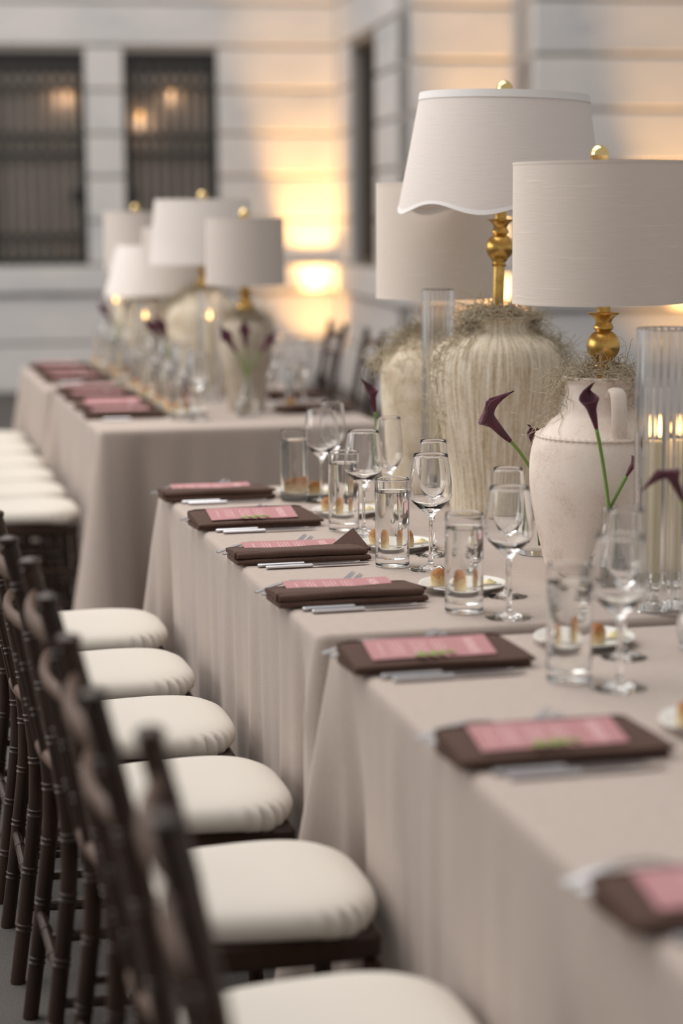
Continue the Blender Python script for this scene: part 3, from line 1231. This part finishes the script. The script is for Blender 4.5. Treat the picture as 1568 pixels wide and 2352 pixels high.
for k, y in enumerate(FARY):
    setting(y, ['roll', 'open', 'roll', 'roll', 'roll', 'roll', 'roll'][k], fph[k], 'the far tables', .738, False, False, False, (.355, .10), far_glasses(k, y))
oph = ['nearest across the far table', 'second across the far table', 'third across the far table']
for k, y in enumerate([7.02, 7.55, 8.5]):
    setting(y, ['roll', 'open', 'roll'][k], oph[k], 'the far tables', 1.70, False, False, True, (.20, -.07 if k else -.02),
            dict(w=(1.52, y - .02 + .12), n=(1.45 + .05 * k, y + .26), f=(1.60, y + .30)), rolls=1)

# ------------------------------------------------------------------ lamps


def vase_profile(kind):
    if kind == 'ribbed':
        return [(.100, 0), (.107, .01), (.113, .09), (.130, .19), (.148, .28), (.1535, .325), (.1515, .362), (.141, .393), (.116, .413), (.086, .427), (.076, .440), (.0765, .450), (.085, .458), (.0855, .464)]
    if kind == 'jug':
        return [(.100, 0), (.108, .012), (.120, .06), (.135, .13), (.141, .185), (.138, .235), (.127, .272), (.100, .300), (.081, .318), (.074, .345), (.0735, .372), (.079, .380), (.079, .387)]
    if kind == 'speckled':
        return [(.112, 0), (.122, .012), (.132, .08), (.142, .20), (.146, .295), (.136, .340), (.110, .366), (.086, .384), (.074, .395), (.078, .402)]
    return [(.060, 0), (.064, .01), (.073, .09), (.088, .18), (.096, .245), (.092, .290), (.075, .318), (.060, .328), (.064, .345)]


def moss_mesh(ring_r, ring_z, prof, n, seed, drips, r0=.0009, spread=1.0):
    """drips: (angle, width, reach, share) tails that creep down the pot"""
    rnd = random.Random(seed)
    zs = [(z, r) for r, z in interp(prof, 4)]

    def R(z):
        best = ring_r
        for (za, ra), (zb, rb) in zip(zs, zs[1:]):
            if min(za, zb) <= z <= max(za, zb) and abs(zb - za) > 1e-6:
                best = ra + (rb - ra) * (z - za) / (zb - za)
        return best
    mb = MB()
    top = ring_z
    for _ in range(n):
        u = rnd.random()
        acc = 0
        drip = None
        for d in drips:
            acc += d[3]
            if u < acc:
                drip = d
                break
        if drip:
            a = drip[0] + rnd.gauss(0, drip[1])
            z = top - abs(rnd.gauss(0, drip[2] * .5))
            z = max(z, top - drip[2])
            rr = R(z) + rnd.uniform(.004, .024) * spread if z < top else ring_r + .01
            rr = max(rr, ring_r * .8)
        else:
            a = rnd.uniform(0, 2 * pi)
            rr = ring_r * rnd.uniform(.3, 1.06)
            z = top + (rnd.uniform(.0, .012) + .016 * max(0, 1 - (rr / ring_r) ** 2)) * spread
        p = Vector((rr * cos(a), rr * sin(a), z))
        d = Vector((rnd.gauss(0, 1), rnd.gauss(0, 1), rnd.gauss(.0, .6))).normalized()
        curl = Vector((rnd.gauss(0, 1), rnd.gauss(0, 1), rnd.gauss(0, 1))) * rnd.uniform(.15, .5)
        pts = [p.copy()]
        for _k in range(rnd.randint(6, 12)):
            d = (d + curl.cross(d) * .7 + Vector((rnd.gauss(0, .25), rnd.gauss(0, .25), rnd.gauss(-.05, .25)))).normalized()
            p = p + d * .0065
            if drip is None and p.z < top - .004:
                p.z = top - .004 + .3 * (p.z - top + .004)
                d.z = abs(d.z)
            h = hypot(p.x, p.y)
            lim = R(p.z) + .003 if p.z < top else 0
            if h < lim and h > 1e-5:
                p = Vector((p.x * lim / h, p.y * lim / h, p.z))
            pts.append(p.copy())
        m = len(pts)
        mb.add(*tube(pts, [r0 * (1 - .6 * q / m) for q in range(m)], 3, closed_ends=False))
    return mb.mesh('spanish_moss', M['moss'], True, 0)


def lamp(label, loc, vase, vmat, shade, stem_extra, rz=0, lean=0., sh_off=(0, 0), handle=False, moss=None, tilt=0.):
    """shade: (style, r_bottom, r_top, z_bottom, z_top) with z above the table"""
    t = thing('table_lamp', label, 'lamp', (loc[0], loc[1], TZ + .0008), rz)
    prof = vase_profile(vase)
    H = prof[-1][1]
    rim = prof[-1][0]
    sm = interp(prof, 5)
    rnd = random.Random(int(loc[1] * 100))
    amp = [rnd.uniform(.4, 1.) for _ in range(64)]
    full = [(0, 0)] + sm + [(rim - .006, H + .001), (rim - .013, H - .02), (rim - .016, H - .05), (0, H - .055)]
    if vase == 'ribbed':
        nr = 46

        def mod(th, r, z):
            if z > H - .045 or r < .07:
                return r, z
            k = min(1, max(0, (H - .045 - z) / .03)) * min(1, z / .02)
            ph_ = th * nr / (2 * pi) + .25 * sin(z * 9 + th * 3)
            i = int(math.floor(ph_)) % nr
            w = abs(sin(pi * ph_)) ** .6
            return r + .0035 * k * (w - .6) * amp[i] + .002 * k * sin(th * 3 + z * 14), z
        MB().add(*lathe(full, 46 * 6, mod)).obj('vase', vmat, t, True, 0)
    else:
        def mod(th, r, z):
            return r * (1 + .008 * sin(2 * th + z * 9) + .004 * sin(5 * th - z * 23)), z
        MB().add(*lathe(full, 64, mod)).obj('vase', vmat, t, True, 50)
    if vase == 'jug':
        pts, n = [], 150
        for k in range(n):
            a = 2 * pi * k / n
            pts.append((.1275 * cos(a), .1275 * sin(a), .2735))
        rope = MB()
        m = 320
        vs, fs = [], []
        for k in range(m):
            a = 2 * pi * k / m
            for q in range(6):
                b = 2 * pi * q / 6
                rr = .0042 * (1 + .28 * sin(k * 1.15 + b))
                vs.append(((.1265 + rr * cos(b)) * cos(a), (.1265 + rr * cos(b)) * sin(a), .2725 + rr * sin(b)))
        for k in range(m):
            for q in range(6):
                fs.append((k * 6 + q, ((k + 1) % m) * 6 + q, ((k + 1) % m) * 6 + (q + 1) % 6, k * 6 + (q + 1) % 6))
        rope.add(vs, fs)
        rope.obj('rope_band', vmat, t)
    if handle:
        for a in handle:
            pts = [(.070, 0, .352), (.088, 0, .366), (.107, 0, .360), (.116, 0, .338), (.119, 0, .305), (.119, 0, .274)]
            mb = MB().add(*tube(smooth_path(pts, 5), .0155, 10, (1.0, .42)), mtx=Matrix.Rotation(a, 4, 'Z'))
            mb.obj('handle', vmat, t)
    # stem: dish, ball and collars
    style, rb, rt, zb, zt = shade
    arm = link('stem_joint', None, t, (0, 0, H - .04))
    bpy.data.objects.remove(arm)
    z0 = H - .03
    zdish = zb - .020
    ballz = zdish - .064
    sp = [(0, z0), (.0135, z0), (.0135, ballz - .044), (.0165, ballz - .043), (.0175, ballz - .040), (.0150, ballz - .037), (.0150, ballz - .034), (.0185, ballz - .030), (.0195, ballz - .026)]
    for k in range(17):
        a = -1.05 + 2.1 * k / 16
        sp.append((.0325 * cos(a), ballz + .0325 * sin(a)))
    sp += [(.0150, ballz + .030), (.0190, ballz + .033), (.0195, ballz + .037), (.0175, ballz + .041), (.0150, ballz + .046), (.0175, ballz + .052), (.0240, ballz + .059), (.0300, ballz + .062), (.0305, ballz + .064),
           (.028, ballz + .065), (.0135, ballz + .066), (.0135, zb + .03), (.006, zb + .032), (.004, zb + .04), (.004, zt + .004)]
    lm = Matrix.Rotation(lean, 4, 'Y')
    piv = Matrix.Translation((0, 0, H)) @ lm @ Matrix.Translation((0, 0, -H))
    MB().add(*lathe(sp, 32), mtx=piv).obj('stem', M['brass'], t, True, 35)
    zc = (zb + zt) / 2
    SM = piv @ Matrix.Translation((sh_off[0], sh_off[1], zc)) @ Matrix.Rotation(tilt, 4, 'X') @ Matrix.Translation((0, 0, -zc))
    # shade
    nz = 10
    seg = 96 if style != 'pleat' else 144
    dz = zt - zb
    pr = [(rb + (rt - rb) * k / nz, zb + dz * k / nz) for k in range(nz + 1)]
    wl = .0018
    prof2 = pr + [(rt - wl, zt)] + [(r - wl, z) for r, z in pr[::-1]] + [pr[0]]

    def scal(th, r, z):
        k = max(0, 1 - (z - zb) / .06)
        return r + .002 * k * cos(6 * th), z + k * .0115 * cos(6 * (th - 3.69))

    def pleat(th, r, z):
        return r + .0022 * cos(72 * th), z
    md = {'scallop': scal, 'pleat': pleat}.get(style)
    smat = {'scallop': M['shade_white'], 'pleat': M['shade_pleat'], 'empire': M['shade_pleat'], 'grey': M['shade_grey']}.get(style, M['shade'])
    sh = MB().add(*lathe(prof2, seg, md), mtx=SM).obj('shade', smat, t, True, 50)
    # trims
    if style == 'scallop':
        band = [(rb + .001, zb - .0005), (rb - .0005 + (rt - rb) * .05, zb + .0135), (rb - .003, zb + .0135), (rb - .0035, zb - .0005), (rb + .001, zb - .0005)]
        MB().add(*lathe(band, seg, scal), mtx=SM).obj('shade_trim', M['shade_trim'], sh)
        band = [(rt + .0012 + .003, zt - .016), (rt + .0012, zt + .001), (rt - .003, zt + .001), (rt - .001, zt - .016), (rt + .0042, zt - .016)]
        MB().add(*lathe(band, seg), mtx=SM).obj('shade_trim', M['shade_trim'], sh)
    else:
        for r_, z_ in ((rb, zb), (rt, zt - .004)):
            band = [(r_ + .0006, z_ - .0005), (r_ + .0006, z_ + .0045), (r_ - .0025, z_ + .0045), (r_ - .0025, z_ - .0005), (r_ + .0006, z_ - .0005)]
            MB().add(*lathe(band, seg, md), mtx=SM).obj('shade_trim', smat, sh)
    # spider and finial
    sp_ = MB()
    for k in range(3):
        a = k * 2 * pi / 3 + .4
        sp_.add(*tube([(0, 0, zt - .006), ((rt - .001) * cos(a), (rt - .001) * sin(a), zt - .006)], .0018, 6))
    sp_ = MB().add(sp_.v, sp_.f, mtx=SM).obj('shade_spider', M['gold'], t)
    fin = [(0, zt - .012), (.006, zt - .012), (.006, zt - .004), (.0150, zt - .003)]
    for k in range(14):
        a = -1.0 + (pi / 2 + 1.0) * k / 13
        fin.append((max(0, .0185 * cos(a)), zt + .0145 + .0190 * sin(a)))
    MB().add(*lathe(fin, 36), mtx=SM).obj('finial', M['gold'], t, True, 60)
    if moss:
        lab, n, drips, seed, r0 = moss
        me = moss_mesh(rim, H, prof, n, seed, drips, r0)
        o = link('spanish_moss', me, None, (loc[0], loc[1], TZ + .001))
        tag(o, lab, 'moss', None, 'stuff')
    return t


lamp('tall lamp with white scalloped shade on the big ribbed cream vase', (1.4385, 4.461), 'ribbed', M['ribbed'], ('scallop', .238, .194, .708, .972), 0, 0, .028, (0, 0), tilt=0,
     moss=('dry grey moss crowning the ribbed vase and trailing down its right shoulder', 850,
           [(-.22, .22, .17, .26), (pi + .12, .13, .28, .15), (-2.75, .16, .06, .07), (.5, .3, .12, .06)], 3, .00105))
lamp('lamp with oatmeal drum shade on the chalky jug vase at the right', (1.395, 3.657), 'jug', M['plain'], ('drum', .1655, .1655, .530, .798), 0, 0, 0, (-.012, 0), [-1.66, 1.48],
     moss=('dry moss around the neck of the chalky jug vase at right', 480, [(pi - .35, .25, .10, .25), (-.9, .3, .05, .12)], 5, .0009))
lamp('lamp with oatmeal drum shade on the speckled vase left of the ribbed one', (1.412, 4.874), 'speckled', M['speckled'], ('drum', .155, .155, .492, .779), 0, 2.0, 0, (0, 0),
     moss=('dry moss heaped on the speckled vase left of the ribbed one', 800, [(pi - .2, .3, .09, .25), (-1.3, .5, .10, .25), (-.6, .3, .22, .12)], 8, .0011))
lamp('blurred lamp with grey drum shade at the front of the far table', (1.335, 7.09), 'grey', M['greyvase'], ('grey', .143, .140, .455, .692), 0, 0, 0, (0, 0),
     moss=('dry moss around the grey vase at the front of the far table', 200, [(0, .3, .05, .2)], 9, .0014))
lamp('blurred lamp with tall pleated white shade on the far table', (1.315, 7.87), 'speckled', M['speckled'], ('pleat', .212, .185, .512, .765), 0, 0, 0, (0, 0),
     moss=('dry moss on the vase under the tall pleated shade', 200, [(pi, .3, .08, .3)], 12, .0014))
lamp('blurred lamp with narrow drum shade half hidden behind the pleated shade', (1.30, 8.42), 'grey', M['greyvase'], ('grey', .150, .150, .375, .655), 0, 0, 0, (0, 0),
     moss=('dry moss on the vase behind the pleated shade', 120, [], 14, .0014))
lamp('blurred lamp with low sloping white shade at the left of the far lamps', (1.214, 8.80), 'grey', M['ribbed'], ('empire', .185, .125, .355, .575), 0, 0, 0, (0, 0),
     moss=('dry moss on the vase under the low sloping shade', 120, [], 15, .0014))
lamp('farthest lamp with drum shade whose brass finial stands before the window', (1.225, 9.20), 'grey', M['speckled'], ('grey', .145, .145, .46, .722), 0, 0, 0, (0, 0),
     moss=('dry moss on the vase of the farthest lamp', 120, [], 16, .0014))

_r = random.Random(77)
_mb = MB()
for _ in range(9):
    p, d = Vector((_r.uniform(-.03, .05), _r.uniform(-.02, .03), .002)), Vector((_r.uniform(-1, 1), _r.uniform(-1, 1), .05))
    pts = []
    for _k in range(9):
        d = (d + Vector((_r.gauss(0, .35), _r.gauss(0, .35), _r.gauss(0, .08)))).normalized()
        p = p + d * .007
        pts.append((p.x, p.y, max(.0012, min(.008, p.z))))
    _mb.add(*tube(pts, .0008, 4))
tag(_mb.obj('moss_strands', M['moss'], None, True, 0, (1.125, 3.99, TZ + .0005)), 'a few stray moss strands fallen on the cloth beside the third place', 'moss', None, 'stuff')

# ------------------------------------------------------------------ hurricanes with taper candles


def hurricane(label, loc, R, H, tapers, top, flutes=30):
    t = thing('glass_hurricane', label, 'candle shade', (loc[0], loc[1], TZ + .0008))

    def mod(th, r, z):
        return r + (.0024 * abs(cos(flutes * th / 2)) if r > R - .0012 else 0), z
    w = .0022
    MB().add(*lathe([(R - w, .0), (R, 0), (R, H * .33), (R, H * .66), (R, H - .002), (R - w * .5, H), (R - w, H - .002), (R - w, H * .5), (R - w, 0)], flutes * 6, mod)).obj('fluted_tube', M['glass'], t, True, 0)
    for k, (dx, dy, zf, lb) in enumerate(tapers):
        x, y = loc[0] + dx, loc[1] + dy
        h = thing('candle_holder', f'cut crystal holder under the {lb}', 'candle holder', (x, y, TZ + .001), 0, 'crystal candle holders')
        prof = [(0, 0), (.024, 0), (.025, .004), (.018, .012), (.010, .020), (.013, .028), (.009, .036), (.016, .046), (.0205, .058), (.021, .068), (.0135, .068), (.0135, .052), (0, .051)]
        MB().add(*lathe(prof, 10)).obj('crystal_stand', M['crystal'], h, False)
        c = thing('taper_candle', lb, 'candle', (x, y, TZ + .052), 0, 'lit taper candles')
        zz = zf - TZ - .052
        MB().add(*lathe([(0, 0.002), (.0125, .002), (.0125, zz - .02), (.011, zz - .017), (0, zz - .019)], 20)).obj('wax', M['wax'], c)
        MB().add(*tube([(0, 0, zz - .02), (.0008, 0, zz - .010)], .0012, 5)).obj('wick', M['wick'], c)
        MB().add(*lathe(interp([(0, zz - .012), (.0052, zz - .004), (.0060, zz + .004), (.0035, zz + .016), (0, zz + .030)], 4), 14)).obj('flame', M['flame'], c, True, 0)
    return t


hurricane('tall fluted glass cylinder with lit tapers at the right frame edge', (1.370, 3.271), .055, .502,
          [(-.022, -.002, 1.082, 'lit ivory taper candle left in the right fluted glass'), (.029, .004, 1.082, 'lit ivory taper candle at the right frame edge')], None, 28)
hurricane('fluted glass cylinder rising between the speckled and the ribbed vase', (1.352, 4.66), .038, .522,
          [(0, 0, 1.10, 'lit taper candle hidden behind the ribbed vase in fluted glass')], None, 22)
hurricane('blurred glass cylinder with a bright flame beside the far grey vase', (1.273, 7.50), .042, .42, [(0, 0, 1.083, 'lit taper candle beside the far grey vase')], None, 22)
hurricane('blurred glass cylinder with a flame in the middle of the far lamps', (1.152, 8.40), .040, .345, [(0, 0, 1.043, 'lit taper candle in the middle of the far lamps')], None, 22)
hurricane('blurred glass cylinder with a flame under the low sloping far shade', (1.132, 9.24), .042, .42, [(0, 0, 1.079, 'lit taper candle under the low sloping far shade')], None, 22)

# ------------------------------------------------------------------ bud vases and calla lilies


def bud_vase(label, loc, h=.155, r=.038):
    t = thing('bud_vase', label, 'vase', (loc[0], loc[1], TZ + .0008))
    out = interp([(.028, 0), (.034, .004), (r, h * .2), (r * .93, h * .34), (.021, h * .58), (.0125, h * .78), (.0115, h * .92), (.0135, h)], 5)
    w = .0018
    inn = interp([(.0135 - w, h), (.0115 - w, h * .92), (.0125 - w, h * .78), (.021 - w, h * .58), (r * .93 - w, h * .34), (r - w, h * .2), (.03, .010)], 5)
    MB().add(*lathe([(0, 0)] + out + inn + [(0, .008)], 36)).obj('teardrop_glass', M['glass'], t, True, 50)
    lev = h * .42
    wv = [(0, .0079), (.0298, .0099)] + [(rr + .0002, z) for rr, z in inn[::-1] if .011 < z < lev] + [(0, lev)]
    MB().add(*lathe(wv, 36)).obj('water', M['water'], t, True, 50)
    return t


def calla(label, foot, mid, neck, bloom_dir, size, face=0., tail=(0, 0, 0)):
    """foot: in the vase; mid: at the vase's neck; neck: where the bloom starts; bloom_dir: along the bloom"""
    t = thing('calla_lily', label, 'flower', neck, 0, 'burgundy calla lilies')
    N = Vector(neck)
    D = Vector(bloom_dir).normalized()
    Fp, Mp = Vector(foot) - N, Vector(mid) - N
    pts = []
    # quadratic from mid to neck, leaving in the bloom's direction
    ctrl = -D * (Mp.length * .38)
    for k in range(5):
        pts.append(Fp.lerp(Mp, k / 5))
    for k in range(13):
        q = k / 12
        pts.append(Mp * (1 - q) ** 2 + ctrl * 2 * q * (1 - q))
    MB().add(*tube(pts, [.0030 + .0008 * (k / 17) for k in range(18)], 9)).obj('stem', M['stem'], t, True, 0)
    # spathe: a funnel that opens on one side and ends in a curled tip
    A = D.orthogonal().normalized()
    if face:
        A = (Matrix.Rotation(face, 3, D) @ A)
    B = D.cross(A)
    vs, fs = [], []
    nu, nv = 13, 18
    T = Vector(tail)
    for i in range(nu):
        q = i / (nu - 1)
        rad = size * (.045 + .125 * q ** .9 + .05 * max(0, q - .7) * 3 * (q - .3))
        for j in range(nv + 1):
            th = -pi * 1.08 + 2 * pi * 1.08 * j / nv
            back = .5 + .5 * cos(th)
            ht = size * 1.15 * q * (.66 + .34 * back ** 2.2)
            flare = 1 + .55 * max(0, q - .65) / .35 * (1 - back * .6)
            p = D * ht + (A * cos(th) + B * sin(th)) * rad * flare * (1 - .8 * (back ** 4) * max(0, q - .8) / .2)
            p += T * (size * (max(0, q - .6) / .4) ** 1.5 * back ** 12)
            p += A * (size * .10 * q * q)
            vs.append(p)
    w = nv + 1
    for i in range(nu - 1):
        for j in range(nv):
            fs.append((i * w + j, i * w + j + 1, (i + 1) * w + j + 1, (i + 1) * w + j))
    o = MB().add(vs, fs).obj('spathe', M['lily'], t, True, 0)
    sol = o.modifiers.new('thickness', 'SOLIDIFY')
    sol.thickness = .0012
    MB().add(*tube([D * size * .15, D * size * .4, D * size * .55], [.003, .0032, .0015], 7)).obj('spadix', M['wax'], t)
    return t


# vase between ribbed and chalky vases
bud_vase('clear bud vase half hidden behind the chalky jug vase', (1.338, 3.89), .165, .036)
calla('burgundy calla bending left across the front of the ribbed vase', (1.345, 3.885, .78), (1.337, 3.885, .922), (1.280, 3.88, 1.000), (-.72, 0, .70), .098, 2.2, (.8, 0, .15))
calla('short burgundy calla peeping out beside the chalky jug vase', (1.33, 3.90, .785), (1.340, 3.895, .925), (1.336, 3.89, .965), (-.03, 0, 1), .058, .4, (-.25, 0, .0))
# vase in front of the chalky vase
bud_vase('clear bud vase in front of the chalky jug vase, behind a wine glass', (1.352, 3.50), .155, .040)
calla('upright burgundy calla standing before the neck of the chalky jug vase', (1.36, 3.50, .78), (1.350, 3.498, .914), (1.324, 3.50, 1.062), (-.24, 0, .97), .072, .9, (.28, 0, .12))
calla('burgundy calla leaning right from the vase before the chalky jug', (1.34, 3.50, .78), (1.355, 3.502, .914), (1.381, 3.49, 0.972), (.50, 0, .86), .052, -.8, (.1, 0, .1))
# left of the speckled vase
bud_vase('clear bud vase beside the speckled vase, behind the champagne glasses', (1.195, 4.66), .155, .034)
calla('burgundy calla cut by the left side of the speckled vase', (1.196, 4.66, .78), (1.194, 4.66, .912), (1.186, 4.63, .992), (-.12, 0, 1), .066, 1.4, (-.3, 0, .1))
# right frame edge
bud_vase('nearest clear bud vase, cut by the right frame edge', (1.300, 2.95), .155, .040)
calla('drooping burgundy calla in front of the right candle glass', (1.30, 2.95, .79), (1.299, 2.95, .914), (1.264, 2.95, 1.005), (-.42, -.1, .90), .068, 2.6, (-.55, 0, -.75))
calla('burgundy calla at the right frame edge', (1.305, 2.952, .79), (1.303, 2.952, .914), (1.281, 2.952, 1.025), (.2, 0, .97), .05, .5, (.2, 0, -.2))
# far table
bud_vase('blurred clear bud vase in front of the far grey vase', (1.297, 6.885), .145, .042)
for (nx, nz, dx, s_, lb) in ((1.262, .985, -.5, .085, 'blurred calla at left before the far grey vase'), (1.297, 1.0, -.05, .08, 'blurred calla upright before the far grey vase'), (1.348, .985, .65, .07, 'blurred calla at right before the far grey vase')):
    calla(lb, (1.297, 6.885, .78), (1.297, 6.885, .90), (nx, 6.885, nz), (dx, 0, .85), s_, .7, (dx * .3, 0, .2))
bud_vase('blurred bud vase among the far glasses left of the far grey vase', (1.165, 7.70), .145, .04)
for (nx, nz, dx, s_, lb) in ((1.140, .97, -.3, .095, 'blurred calla left of the bright far flame'), (1.105, .99, -.5, .075, 'blurred calla farther left among the far glasses')):
    calla(lb, (1.165, 7.70, .78), (1.165, 7.70, .90), (nx, 7.70, nz), (dx, 0, .9), s_, .9, (dx * .3, 0, .1))
bud_vase('blurred bud vase under the low sloping far shade', (1.08, 8.85), .145, .04)
for (nx, nz, dx, s_, lb) in ((1.062, 1.0, -.5, .08, 'blurred calla under the low sloping far shade'), (1.115, 1.01, .3, .08, 'blurred calla right under the low sloping far shade')):
    calla(lb, (1.08, 8.85, .78), (1.08, 8.85, .90), (nx, 8.85, nz), (dx, 0, .9), s_, .9, (dx * .3, 0, .1))

bpy.context.view_layer.update()
